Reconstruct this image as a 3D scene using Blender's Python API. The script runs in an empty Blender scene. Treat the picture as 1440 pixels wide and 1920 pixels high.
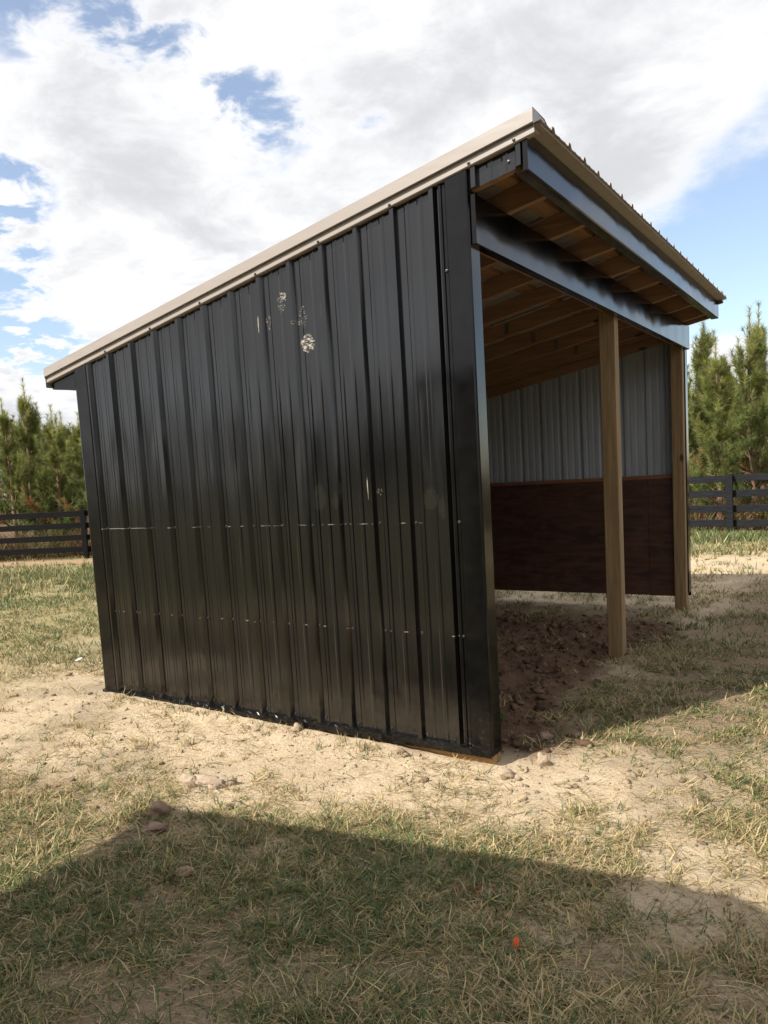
import bpy, math, random
import numpy as np
from mathutils import Matrix, Vector

rng = np.random.default_rng(7)
random.seed(7)
S = bpy.context.scene
COL = S.collection
R = math.radians

# ------------------------------------------------------------------ camera
CAM = np.array([1.62978, -3.49967, 1.47071])
YAW, PITCH, ROLL = -0.590790, -0.102194, -0.061199
FPX, PCX, PCY = 1439.396, 688.426, 1038.630          # in pixels of the 1440 x 1920 photograph
_f = np.array([math.sin(YAW) * math.cos(PITCH), math.cos(YAW) * math.cos(PITCH), math.sin(PITCH)])
_r = np.array([math.cos(YAW), -math.sin(YAW), 0.0])
_u = np.cross(_r, _f)
_c, _s = math.cos(ROLL), math.sin(ROLL)
RIGHT, UP, FWD = _c * _r + _s * _u, -_s * _r + _c * _u, _f
cam_data = bpy.data.cameras.new('camera')
cam = bpy.data.objects.new('camera', cam_data)
COL.objects.link(cam)
cam.matrix_world = Matrix(((RIGHT[0], UP[0], -FWD[0], CAM[0]), (RIGHT[1], UP[1], -FWD[1], CAM[1]),
                           (RIGHT[2], UP[2], -FWD[2], CAM[2]), (0, 0, 0, 1)))
cam_data.sensor_fit = 'HORIZONTAL'
cam_data.sensor_width = 36
cam_data.lens = 36 * FPX / 1440
cam_data.shift_x = (720 - PCX) / 1440
cam_data.shift_y = (PCY - 960) / 1440
cam_data.clip_start = 0.05
cam_data.clip_end = 3000
S.camera = cam


def sky_dir(px, py):
    v = FWD + (px - PCX) / FPX * RIGHT - (py - PCY) / FPX * UP
    return v / np.linalg.norm(v)


# ------------------------------------------------------------------ light
SUN_EL = R(43.3)
SAZ = np.array([-0.447, -0.894])                     # horizontal direction towards the sun
sun_vec = Vector((SAZ[0] * math.cos(SUN_EL), SAZ[1] * math.cos(SUN_EL), math.sin(SUN_EL)))
sd = bpy.data.lights.new('sun', 'SUN')
sd.energy = 5.0
sd.angle = R(0.53)
sd.color = (1.0, 0.945, 0.85)
so = bpy.data.objects.new('sun', sd)
COL.objects.link(so)
so.rotation_euler = sun_vec.to_track_quat('Z', 'Y').to_euler()
so.location = (-8, -16, 18)

S.view_settings.view_transform = 'Standard'
S.view_settings.look = 'None'
S.view_settings.gamma = 1
S.view_settings.use_curve_mapping = False
S.view_settings.exposure = 0.5
S.cycles.max_bounces = 6
S.cycles.diffuse_bounces = 3
S.cycles.glossy_bounces = 3
S.cycles.transmission_bounces = 2
S.cycles.transparent_max_bounces = 4


# ------------------------------------------------------------------ node helper
class NT:
    def __init__(self, tree):
        self.t = tree
        self.n = tree.nodes
        self.l = tree.links

    def new(self, typ, **kw):
        nd = self.n.new(typ)
        for k, v in kw.items():
            setattr(nd, k, v)
        return nd

    def put(self, sock, val):
        if val is None:
            return
        if isinstance(val, bpy.types.NodeSocket):
            self.l.new(val, sock)
        else:
            if hasattr(sock.default_value, '__len__') and not hasattr(val, '__len__'):
                val = (val,) * len(sock.default_value)
            if hasattr(sock.default_value, '__len__') and len(sock.default_value) == 4 and len(val) == 3:
                val = (*val, 1)
            sock.default_value = val

    def math(self, op, a, b=None, c=None, clamp=False):
        nd = self.new('ShaderNodeMath', operation=op, use_clamp=clamp)
        for i, v in enumerate((a, b, c)):
            self.put(nd.inputs[i], v)
        return nd.outputs[0]

    def vmath(self, op, a, b=None):
        nd = self.new('ShaderNodeVectorMath', operation=op)
        self.put(nd.inputs[0], a)
        if b is not None:
            self.put(nd.inputs[1], b)
        return nd.outputs['Value'] if op in ('DOT_PRODUCT', 'LENGTH', 'DISTANCE') else nd.outputs[0]

    def noise(self, vec, scale, detail=4, rough=.5, dist=0, dim='3D'):
        nd = self.new('ShaderNodeTexNoise', noise_dimensions=dim)
        self.put(nd.inputs['Vector'], vec)
        nd.inputs['Scale'].default_value = scale
        nd.inputs['Detail'].default_value = detail
        nd.inputs['Roughness'].default_value = rough
        nd.inputs['Distortion'].default_value = dist
        return nd.outputs['Fac']

    def ramp(self, fac, lo, hi, a=0.0, b=1.0, smooth=True):
        nd = self.new('ShaderNodeMapRange', clamp=True)
        nd.interpolation_type = 'SMOOTHSTEP' if smooth else 'LINEAR'
        self.put(nd.inputs['Value'], fac)
        for k, v in zip(('From Min', 'From Max', 'To Min', 'To Max'), (lo, hi, a, b)):
            self.put(nd.inputs[k], v)
        return nd.outputs['Result']

    def mix(self, fac, a, b, blend='MIX'):
        nd = self.new('ShaderNodeMix', data_type='RGBA', blend_type=blend)
        self.put(nd.inputs[0], fac)
        self.put(nd.inputs[6], a)
        self.put(nd.inputs[7], b)
        return nd.outputs[2]

    def bump(self, h, strength=.3, dist=.01, normal=None):
        nd = self.new('ShaderNodeBump')
        nd.inputs['Strength'].default_value = strength
        nd.inputs['Distance'].default_value = dist
        self.put(nd.inputs['Height'], h)
        if normal is not None:
            self.put(nd.inputs['Normal'], normal)
        return nd.outputs[0]

    def mapping(self, vec, scale=(1, 1, 1), loc=(0, 0, 0), rot=(0, 0, 0)):
        nd = self.new('ShaderNodeMapping')
        self.put(nd.inputs['Vector'], vec)
        nd.inputs['Scale'].default_value = scale
        nd.inputs['Location'].default_value = loc
        nd.inputs['Rotation'].default_value = rot
        return nd.outputs[0]


# ------------------------------------------------------------------ sky
W = bpy.data.worlds.new('World')
S.world = W
W.use_nodes = True
t = NT(W.node_tree)
t.n.clear()
tc = t.new('ShaderNodeTexCoord').outputs['Generated']
d = t.vmath('NORMALIZE', tc)
sky = t.new('ShaderNodeTexSky', sky_type='NISHITA')
sky.sun_disc = False
sky.sun_elevation = SUN_EL
sky.sun_rotation = math.atan2(SAZ[0], SAZ[1])
sky.air_density = 1.0
sky.dust_density = 0.6
sky.ozone_density = 1.2
sep = t.new('ShaderNodeSeparateXYZ')
t.put(sep.inputs[0], d)
zc = t.math('ADD', t.math('MAXIMUM', sep.outputs[2], 0.0), 0.22)
inv = t.math('DIVIDE', 1.0, zc)
cmb = t.new('ShaderNodeCombineXYZ')
t.put(cmb.inputs[0], t.math('MULTIPLY', sep.outputs[0], inv))
t.put(cmb.inputs[1], t.math('MULTIPLY', sep.outputs[1], inv))
t.put(cmb.inputs[2], t.math('MULTIPLY', sep.outputs[2], 0.7))
pl = cmb.outputs[0]
n1 = t.noise(pl, 1.7, 9, .56, .35)
n2 = t.noise(pl, 5.2, 6, .6, .2)
n4 = t.noise(pl, 14, 5, .62, .1)
v = t.math('ADD', t.math('MULTIPLY_ADD', n4, .14, t.math('MULTIPLY_ADD', n1, .62, .055)), t.math('MULTIPLY', n2, .30))
# the clouds and the gaps of blue, each at its own direction in the sky: pixel, radius, amount
BLOBS = [(320, 70, 66, -.17), (190, 40, 45, -.15), (25, 20, 60, -.17), (430, 185, 62, -.13), (530, 220, 60, -.13),
         (690, 240, 40, -.12), (0, 350, 62, -.30), (0, 620, 60, -.36),
         (70, 490, 52, -.12), (150, 650, 46, -.20), (1415, 505, 108, -.32), (1290, 490, 66, -.22),
         (640, 330, 230, .10), (160, 130, 120, .10), (420, 60, 60, .08), (190, 570, 62, .34), (300, 470, 80, .16), (1150, 170, 230, .17), (130, 240, 110, .12),
         (50, 740, 70, .14), (1390, 660, 60, .22),
         (2750, 640, 620, -.22)]                      # the blue goes on to the right of the frame
brk = t.math('MULTIPLY_ADD', t.ramp(t.noise(pl, 9, 5, .60, .3), .34, .66), 1.6, .2)
for bx, by, br, amt in BLOBS:
    c = sky_dir(bx, by)
    k = (FPX / br) ** 2
    e = t.math('POWER', 2.71828, t.math('MULTIPLY', t.math('SUBTRACT', t.vmath('DOT_PRODUCT', d, tuple(c)), 1.0), k))
    if br < 68 and amt < 0 and bx < 1200:
        e = t.math('MULTIPLY', e, brk)
    v = t.math('MULTIPLY_ADD', e, amt, v)
mask = t.ramp(v, .345, .60, .14, 1.0)
thick = t.ramp(v, .44, .74)
n3 = t.noise(pl, 2.6, 7, .62, .3)
shade = t.ramp(n3, .38, .66)
white = t.mix(t.math('MULTIPLY', thick, t.math('SUBTRACT', 1.0, shade)), (.88, .88, .89), (.59, .60, .625))
bg1 = t.new('ShaderNodeBackground')
t.put(bg1.inputs[0], sky.outputs[0])
bg1.inputs[1].default_value = 0.14
bg2 = t.new('ShaderNodeBackground')
t.put(bg2.inputs[0], white)
bg2.inputs[1].default_value = 0.88
mx = t.new('ShaderNodeMixShader')
t.put(mx.inputs[0], mask)
t.l.new(bg1.outputs[0], mx.inputs[1])
t.l.new(bg2.outputs[0], mx.inputs[2])
wo = t.new('ShaderNodeOutputWorld')
t.l.new(mx.outputs[0], wo.inputs[0])


# ------------------------------------------------------------------ materials
def material(name, build):
    m = bpy.data.materials.new(name)
    m.use_nodes = True
    nt = NT(m.node_tree)
    b = nt.n['Principled BSDF']
    obj = nt.new('ShaderNodeTexCoord').outputs['Object']
    build(nt, b, obj)
    return m


# marks on the near wall in metres (x along the wall, z up): x, z, half width, half height, kind
MARKS = [(-1.195, 2.475, .035, .060, 'tread'), (-1.300, 2.380, .022, .045, 'tread'), (-1.050, 2.370, .030, .065, 'tread'),
         (-1.030, 2.222, .050, .052, 'print'), (-1.18, 2.508, .022, .022, 'print'), (-1.373, 2.380, .011, .068, 'scuff'),
         (-.925, 2.385, .008, .05, 'faint'), (-.684, 1.402, .009, .065, 'scuff'), (-.612, 1.376, .022, .022, 'tread'),
         (-1.09, 2.345, .03, .02, 'tread'), (-1.02, 1.36, .05, .08, 'faint'), (-.90, 1.34, .04, .05, 'faint'),
         (-.30, 1.33, .05, .06, 'faint'), (-.23, 1.28, .03, .06, 'faint'), (-.07, 1.5, .02, .03, 'faint')]


def black_wall(nt, b, obj, marks=True, canning=True):
    sx = nt.new('ShaderNodeSeparateXYZ')
    nt.put(sx.inputs[0], obj)
    x, z = sx.outputs[0], sx.outputs[2]
    smear = nt.noise(nt.mapping(obj, (9, 9, .7) if marks else (4, 4, 4)), 3, 5, .6)
    dust = nt.noise(obj, 45, 5, .65)
    base = nt.mix(nt.ramp(smear, .35, .75), (.0028, .0028, .0031), (.0058, .0053, .0048))
    base = nt.mix(nt.math('MULTIPLY', nt.ramp(dust, .70, .8), .05), base, (.30, .27, .23))
    # dried mud splash near the ground
    low = nt.math('MULTIPLY', nt.ramp(z, .45, .0), nt.ramp(nt.noise(obj, 30, 6, .7), .48, .72))
    base = nt.mix(nt.math('MULTIPLY', low, .05), base, (.34, .27, .19))
    rough = nt.ramp(nt.noise(nt.mapping(obj, (3, 3, .6) if marks else (2, 2, 2)), 2.5, 4, .55), .3, .7, .115, .165)
    if marks:
        tread = nt.new('ShaderNodeTexVoronoi')
        tread.feature = 'DISTANCE_TO_EDGE'
        nt.put(tread.inputs['Vector'], nt.mapping(obj, (1, 1, 1.5), rot=(0, .5, 0)))
        tread.inputs['Scale'].default_value = 75
        tr = nt.ramp(tread.outputs['Distance'], .16, .32)
        wav = nt.ramp(nt.noise(nt.mapping(obj, (30, 30, 130), rot=(0, .35, 0)), 1, 3, .6), .42, .58)
        gr = nt.ramp(nt.noise(obj, 210, 3, .6), .38, .62)
        st = nt.ramp(nt.noise(nt.mapping(obj, (240, 240, 6)), 1, 3, .6), .4, .6)
        acc = None
        for mx_, mz, hw, hh, kind in MARKS:
            dx = nt.math('DIVIDE', nt.math('SUBTRACT', x, mx_), hw)
            dz = nt.math('DIVIDE', nt.math('SUBTRACT', z, mz), hh)
            r2 = nt.math('ADD', nt.math('MULTIPLY', dx, dx), nt.math('MULTIPLY', dz, dz))
            wob = nt.math('ADD', r2, nt.math('MULTIPLY', nt.math('SUBTRACT', dust, .5), 2.4))
            e = nt.ramp(wob, 1.05, .55)
            pat, amt = {'tread': (tr, .34), 'print': (wav, .60), 'scuff': (st, .50), 'faint': (gr, .022)}[kind]
            e = nt.math('MULTIPLY', nt.math('MULTIPLY', e, pat), amt)
            if kind in ('tread', 'print'):
                e = nt.math('MULTIPLY', e, nt.ramp(nt.noise(obj, 60, 3, .6), .32, .52))
            acc = e if acc is None else nt.math('MAXIMUM', acc, e)
        # snapped chalk line across the ribs at screw height
        dl = nt.math('ABSOLUTE', nt.math('SUBTRACT', z, nt.math('MULTIPLY_ADD', nt.math('SUBTRACT', dust, .5), .004, 1.205)))
        line = nt.ramp(dl, .0032, .0012)
        gaps = nt.ramp(nt.noise(nt.mapping(obj, (10, .01, .01)), 1, 3, .7), .50, .60)
        # heavier at the back end of the wall, where the line was held
        gaps = nt.math('MAXIMUM', gaps, nt.ramp(x, -2.35, -2.7))
        line = nt.math('MULTIPLY', nt.math('MULTIPLY', line, nt.math('MULTIPLY', gaps, nt.ramp(x, -.30, -.45))), .30)
        dl2 = nt.math('ABSOLUTE', nt.math('SUBTRACT', z, .615))
        line2 = nt.math('MULTIPLY', nt.ramp(dl2, .0035, .0015),
                        nt.math('MULTIPLY', nt.ramp(nt.noise(nt.mapping(obj, (13, .01, .01), (4, 0, 0)), 1, 3, .7), .54, .62), .3))
        acc = nt.math('MAXIMUM', acc, nt.math('MAXIMUM', line, line2))
        base = nt.mix(acc, base, (.66, .58, .46))
        rough = nt.math('MAXIMUM', rough, nt.math('MULTIPLY', acc, .9))
    nt.put(b.inputs['Base Color'], base)
    nt.put(b.inputs['Roughness'], rough)
    b.inputs['Specular IOR Level'].default_value = 0.8 if marks else .34
    if canning:
        oil = nt.noise(nt.mapping(obj, (5, 5, 1.5) if marks else (3, 3, 3)), 1, 1, .3)
        nt.put(b.inputs['Normal'], nt.bump(oil, .6, .018 if marks else .012))


M = {}
M['black_wall'] = material('black_wall_metal', lambda n, b, o: black_wall(n, b, o))
M['black_trim'] = material('black_trim_metal', lambda n, b, o: black_wall(n, b, o, marks=False))


def m_tan(nt, b, obj):
    s = nt.noise(nt.mapping(obj, (2, 8, 8)), 3, 5, .6)
    nt.put(b.inputs['Base Color'], nt.mix(nt.ramp(s, .3, .75), (.335, .292, .262), (.295, .256, .228)))
    nt.put(b.inputs['Roughness'], nt.ramp(s, .3, .7, .28, .40))
    nt.put(b.inputs['Normal'], nt.bump(nt.noise(nt.mapping(obj, (3, 12, 12)), 1, 2, .5), .25, .006))


M['tan'] = material('tan_roof_metal', m_tan)


def m_grey(nt, b, obj):
    s = nt.noise(nt.mapping(obj, (14, 14, .8)), 2, 5, .6)
    nt.put(b.inputs['Base Color'], nt.mix(nt.ramp(s, .3, .75), (.37, .40, .44), (.29, .315, .35)))
    b.inputs['Roughness'].default_value = .42
    nt.put(b.inputs['Normal'], nt.bump(nt.noise(nt.mapping(obj, (8, 8, 2)), 1, 2, .4), .3, .008))


M['grey'] = material('grey_back_of_metal', m_grey)


def wood(light, dark, along=2, grain=1.0, knots=True, rough=.75):
    def f(nt, b, obj):
        oi = nt.new('ShaderNodeObjectInfo').outputs['Random']
        cx_ = nt.new('ShaderNodeCombineXYZ')
        for i in range(3):
            nt.put(cx_.inputs[i], nt.math('MULTIPLY', oi, 17.3 + i * 7))
        p = nt.vmath('ADD', obj, cx_.outputs[0])
        sc = [26, 26, 26]
        sc[along] = 1.3
        g = nt.noise(nt.mapping(p, tuple(sc)), 1.3 * grain, 6, .62, .6)
        sc2 = [120, 120, 120]
        sc2[along] = 3
        fine = nt.noise(nt.mapping(p, tuple(sc2)), 1, 3, .6)
        big = nt.noise(nt.mapping(p, tuple(.12 * q for q in sc)), 1.2, 3, .5)
        col = nt.mix(nt.ramp(g, .33, .68), light, dark)
        col = nt.mix(nt.math('MULTIPLY', nt.ramp(fine, .5, .75), .45), col, tuple(.6 * q for q in dark))
        col = nt.mix(nt.math('MULTIPLY', nt.ramp(big, .45, .75), .35), col, tuple(.62 * q for q in light))
        if knots:
            vo = nt.new('ShaderNodeTexVoronoi')
            s3 = [5, 5, 5]
            s3[along] = 2.2
            nt.put(vo.inputs['Vector'], nt.mapping(p, tuple(s3)))
            vo.inputs['Scale'].default_value = 1
            col = nt.mix(nt.ramp(vo.outputs['Distance'], .14, .07), col, tuple(.28 * q for q in dark))
        nt.put(b.inputs['Base Color'], col)
        b.inputs['Roughness'].default_value = rough
        b.inputs['Specular IOR Level'].default_value = .3
        nt.put(b.inputs['Normal'], nt.bump(nt.math('ADD', g, nt.math('MULTIPLY', fine, .5)), .35, .003))
    return f


M['post'] = material('treated_post_wood', wood((.30, .205, .105), (.20, .128, .062)))
M['rafter'] = material('rafter_wood', wood((.33, .195, .118), (.235, .132, .08), along=0))
M['purlin'] = material('purlin_wood', wood((.30, .18, .09), (.21, .12, .06), along=1))
M['girt'] = material('girt_wood', wood((.30, .14, .08), (.20, .085, .045), along=0))
M['skirt'] = material('skirt_wood', wood((.46, .29, .13), (.32, .18, .07), along=0, knots=False))
M['ply'] = material('stained_plywood', wood((.058, .024, .015), (.036, .0145, .009), along=0, grain=.55, knots=False, rough=.6))
def m_ply(nt, b, obj):
    g = nt.noise(nt.mapping(obj, (1.1, 1, 7)), 1.6, 6, .62, 1.6)
    g2 = nt.noise(obj, 5, 5, .6, .8)
    col = nt.mix(nt.ramp(g, .36, .66), (.085, .034, .020), (.036, .0145, .0095))
    col = nt.mix(nt.math('MULTIPLY', nt.ramp(g2, .5, .72), .5), col, (.115, .053, .033))
    nt.put(b.inputs['Base Color'], col)
    b.inputs['Roughness'].default_value = .55
    nt.put(b.inputs['Normal'], nt.bump(g, .2, .003))


M['ply'] = material('stained_plywood', m_ply)
M['bark'] = material('pine_bark', wood((.26, .17, .11), (.14, .085, .055), grain=2, knots=False, rough=.9))
M['deadwood'] = material('dead_branch', wood((.40, .24, .16), (.24, .13, .085), grain=2, knots=False, rough=.9))


def m_fence(nt, b, obj):
    g = nt.noise(nt.mapping(obj, (3, 30, 30)), 2, 5, .6)
    nt.put(b.inputs['Base Color'], nt.mix(nt.ramp(g, .35, .7), (.003, .003, .0036), (.007, .007, .008)))
    b.inputs['Roughness'].default_value = .6
    b.inputs['Specular IOR Level'].default_value = .15
    nt.put(b.inputs['Normal'], nt.bump(g, .3, .004))


M['fence'] = material('black_fence_paint', m_fence)


def m_fence2(nt, b, obj):
    g = nt.noise(nt.mapping(obj, (3, 30, 30)), 2, 5, .6)
    nt.put(b.inputs['Base Color'], nt.mix(nt.ramp(g, .35, .7), (.010, .0105, .0125), (.020, .021, .025)))
    b.inputs['Roughness'].default_value = .7
    b.inputs['Specular IOR Level'].default_value = .15
    nt.put(b.inputs['Normal'], nt.bump(g, .3, .004))


M['fence_faded'] = material('faded_black_fence_paint', m_fence2)


def m_soil(nt, b, obj):
    a = nt.new('ShaderNodeVertexColor', layer_name='Col').outputs[0]
    n_ = nt.noise(obj, 60, 6, .68)
    n2_ = nt.noise(obj, 9, 4, .6)
    col = nt.mix(nt.math('MULTIPLY', nt.ramp(n_, .34, .72), .7), a, (.66, .62, .57), 'MULTIPLY')
    col = nt.mix(nt.math('MULTIPLY', nt.ramp(n2_, .4, .7), .3), col, (.80, .72, .62), 'MULTIPLY')
    fleck = nt.ramp(nt.noise(obj, 240, 2, .5), .64, .72)
    col = nt.mix(nt.math('MULTIPLY', fleck, .35), col, (.62, .52, .38))
    nt.put(b.inputs['Base Color'], col)
    b.inputs['Roughness'].default_value = .95
    b.inputs['Specular IOR Level'].default_value = .15
    h = nt.math('ADD', nt.noise(obj, 42, 8, .72, .3), nt.math('MULTIPLY', nt.noise(obj, 170, 4, .65), .5))
    nt.put(b.inputs['Normal'], nt.bump(h, .9, .024))


M['ground'] = material('sandy_soil', m_soil)


def m_stone(nt, b, obj):
    n_ = nt.noise(obj, 26, 6, .65)
    nt.put(b.inputs['Base Color'], nt.mix(nt.ramp(n_, .3, .72), (.43, .34, .25), (.27, .20, .14)))
    b.inputs['Roughness'].default_value = .92
    b.inputs['Specular IOR Level'].default_value = .2
    nt.put(b.inputs['Normal'], nt.bump(nt.noise(obj, 70, 5, .65), .8, .006))


M['stone'] = material('clay_stone', m_stone)


def m_stone2(nt, b, obj):
    n_ = nt.noise(obj, 26, 6, .65)
    nt.put(b.inputs['Base Color'], nt.mix(nt.ramp(n_, .3, .72), (.30, .21, .15), (.19, .125, .085)))
    b.inputs['Roughness'].default_value = .92
    nt.put(b.inputs['Normal'], nt.bump(nt.noise(obj, 70, 5, .65), .8, .006))


M['stone_brown'] = material('brown_stone', m_stone2)


def m_leaf(transl=.35, rough=.5):
    def f(nt, b, obj):
        a = nt.new('ShaderNodeVertexColor', layer_name='Col').outputs[0]
        nt.put(b.inputs['Base Color'], a)
        b.inputs['Roughness'].default_value = rough
        b.inputs['Specular IOR Level'].default_value = .3
        tr = nt.new('ShaderNodeBsdfTranslucent')
        nt.put(tr.inputs[0], a)
        mxs = nt.new('ShaderNodeMixShader')
        mxs.inputs[0].default_value = transl
        nt.l.new(b.outputs[0], mxs.inputs[1])
        nt.l.new(tr.outputs[0], mxs.inputs[2])
        nt.l.new(mxs.outputs[0], nt.n['Material Output'].inputs[0])
    return f


M['grass'] = material('grass_blades', m_leaf(.3, .55))
M['needle'] = material('pine_needles', m_leaf(.42, .5))


def plain(col, rough=.6, metal=0.0, bump=0.0):
    def f(nt, b, obj):
        n_ = nt.noise(obj, 14, 5, .6)
        nt.put(b.inputs['Base Color'], nt.mix(nt.ramp(n_, .3, .7), col, tuple(.75 * q for q in col)))
        b.inputs['Roughness'].default_value = rough
        b.inputs['Metallic'].default_value = metal
        if bump:
            nt.put(b.inputs['Normal'], nt.bump(n_, bump, .004))
    return f


M['screw'] = material('screw_head', plain((.05, .05, .052), .35, .3))
M['steel'] = material('galvanised_plate', plain((.16, .15, .14), .5, .4))
M['rubber'] = material('tyre_rubber', plain((.015, .015, .015), .85))
M['rim'] = material('grey_rim', plain((.35, .35, .36), .4, .6))
M['trailer'] = material('charcoal_trailer_skin', plain((.022, .022, .024), .45))
M['orange'] = material('orange_tape', plain((.85, .12, .03), .5))
M['white'] = material('white_scrap', plain((.75, .74, .72), .6))


# ------------------------------------------------------------------ mesh helpers
class MB:
    def __init__(self):
        self.v = []
        self.f = []

    def add(self, vs, fs):
        o = len(self.v)
        self.v += [tuple(p) for p in vs]
        self.f += [tuple(i + o for i in q) for q in fs]
        return self

    def hexa(self, p):
        return self.add(p, [(0, 3, 2, 1), (4, 5, 6, 7), (0, 1, 5, 4), (1, 2, 6, 5), (2, 3, 7, 6), (3, 0, 4, 7)])

    def box(self, x0, x1, y0, y1, z0, z1):
        return self.hexa([(x0, y0, z0), (x1, y0, z0), (x1, y1, z0), (x0, y1, z0),
                          (x0, y0, z1), (x1, y0, z1), (x1, y1, z1), (x0, y1, z1)])

    def slab(self, x0, x1, y0, y1, zb0, zb1, zt0, zt1):
        """box whose bottom and top run from one height at x0 to another at x1"""
        return self.hexa([(x0, y0, zb0), (x1, y0, zb1), (x1, y1, zb1), (x0, y1, zb0),
                          (x0, y0, zt0), (x1, y0, zt1), (x1, y1, zt1), (x0, y1, zt0)])

    def strip(self, a, b):
        """two polylines of equal length -> quads"""
        n = len(a)
        self.add(list(a) + list(b), [(i, i + 1, n + i + 1, n + i) for i in range(n - 1)])
        return self

    def tube(self, pts, rad, n=6):
        pts = [Vector(p) for p in pts]
        rings = []
        for i, p in enumerate(pts):
            dr = (pts[min(i + 1, len(pts) - 1)] - pts[max(i - 1, 0)]).normalized()
            a = dr.orthogonal().normalized()
            bb = dr.cross(a)
            rings.append([p + rad[i] * (math.cos(2 * math.pi * k / n) * a + math.sin(2 * math.pi * k / n) * bb) for k in range(n)])
        vs = [q for r_ in rings for q in r_]
        fs = []
        for i in range(len(pts) - 1):
            for k in range(n):
                fs.append((i * n + k, i * n + (k + 1) % n, (i + 1) * n + (k + 1) % n, (i + 1) * n + k))
        fs.append(tuple(range(n))[::-1])
        fs.append(tuple((len(pts) - 1) * n + k for k in range(n)))
        return self.add(vs, fs)

    def build(self, name, mat, parent=None, bevel=0.0, smooth=False, loc=None):
        me = bpy.data.meshes.new(name)
        me.from_pydata(self.v, [], self.f)
        me.update()
        import bmesh
        bm = bmesh.new()
        bm.from_mesh(me)
        if bevel:
            bmesh.ops.bevel(bm, geom=list(bm.edges), offset=bevel, segments=1, affect='EDGES')
        bmesh.ops.recalc_face_normals(bm, faces=bm.faces)
        bm.to_mesh(me)
        bm.free()
        if smooth:
            me.polygons.foreach_set('use_smooth', [True] * len(me.polygons))
        me.materials.append(M[mat] if isinstance(mat, str) else mat)
        o = bpy.data.objects.new(name, me)
        COL.objects.link(o)
        if parent is not None:
            o.parent = parent
        if loc is not None:
            o.location = loc
        return o


def tag(o, label=None, cat=None, group=None, kind=None):
    for k, val in (('label', label), ('category', cat), ('group', group), ('kind', kind)):
        if val:
            o[k] = val
    return o


def empty(name, loc=(0, 0, 0), rz=0.0):
    o = bpy.data.objects.new(name, None)
    COL.objects.link(o)
    o.location = loc
    o.rotation_euler = (0, 0, rz)
    o.empty_display_size = .2
    return o


def tri_mesh(name, V, T, col, mat, parent=None, smooth=False):
    V = np.ascontiguousarray(V, dtype=np.float32)
    T = np.ascontiguousarray(T, dtype=np.int32)
    me = bpy.data.meshes.new(name)
    me.vertices.add(len(V))
    me.vertices.foreach_set('co', V.ravel())
    n = T.shape[1]
    me.loops.add(T.size)
    me.loops.foreach_set('vertex_index', T.ravel())
    me.polygons.add(len(T))
    me.polygons.foreach_set('loop_start', np.arange(0, T.size, n, dtype=np.int32))
    me.polygons.foreach_set('loop_total', np.full(len(T), n, dtype=np.int32))
    if smooth:
        me.polygons.foreach_set('use_smooth', np.ones(len(T), dtype=bool))
    me.update(calc_edges=True)
    if col is not None:
        ca = me.color_attributes.new('Col', 'FLOAT_COLOR', 'POINT')
        rgba = np.ones((len(V), 4), dtype=np.float32)
        rgba[:, :3] = col
        ca.data.foreach_set('color', rgba.ravel())
    me.materials.append(M[mat])
    o = bpy.data.objects.new(name, me)
    COL.objects.link(o)
    if parent is not None:
        o.parent = parent
    return o


def _hash(ix, iy, seed):
    h = (ix.astype(np.int64) * 374761393 + iy.astype(np.int64) * 668265263 + seed * 974634777) & 0x7fffffff
    h = ((h ^ (h >> 13)) * 1274126177) & 0x7fffffff
    return ((h ^ (h >> 16)) & 0xffff) / 65535.0


def vnoise(x, y, seed=0):
    x0, y0 = np.floor(x), np.floor(y)
    fx, fy = x - x0, y - y0
    fx, fy = fx * fx * (3 - 2 * fx), fy * fy * (3 - 2 * fy)
    a, b = _hash(x0, y0, seed), _hash(x0 + 1, y0, seed)
    c, e = _hash(x0, y0 + 1, seed), _hash(x0 + 1, y0 + 1, seed)
    return (a * (1 - fx) + b * fx) * (1 - fy) + (c * (1 - fx) + e * fx) * fy


def fbm(x, y, oct_=4, seed=0, gain=.5):
    s, a, tot = 0, 1.0, 0.0
    for i in range(oct_):
        s = s + a * vnoise(x * 2 ** i + 13.7 * i, y * 2 ** i - 7.1 * i, seed + i)
        tot += a
        a *= gain
    return s / tot


def sstep(a, b, x):
    q = np.clip((x - a) / (b - a), 0, 1)
    return q * q * (3 - 2 * q)


# ------------------------------------------------------------------ ground
DEP, WID = 3.08, 4.96                                 # depth and length of the shed
KY = [-60, -6, -1, 0, 2.5, 4.9, 8, 13.5, 20, 60, 400]
KZ = [-.05, -.05, -.05, -.06, -.075, -.12, -.165, -.18, -.25, -.5, -2.0]


def dug(x, y):
    """freshly dug soil inside the shed"""
    m = sstep(-3.2, -2.9, x) * sstep(.45, -.15, x + .35 * (fbm(x * 2, y * 2, 3, 5) - .5) * 2) * sstep(.02, .3, y) * sstep(4.9, 3.4, y)
    return m


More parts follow.
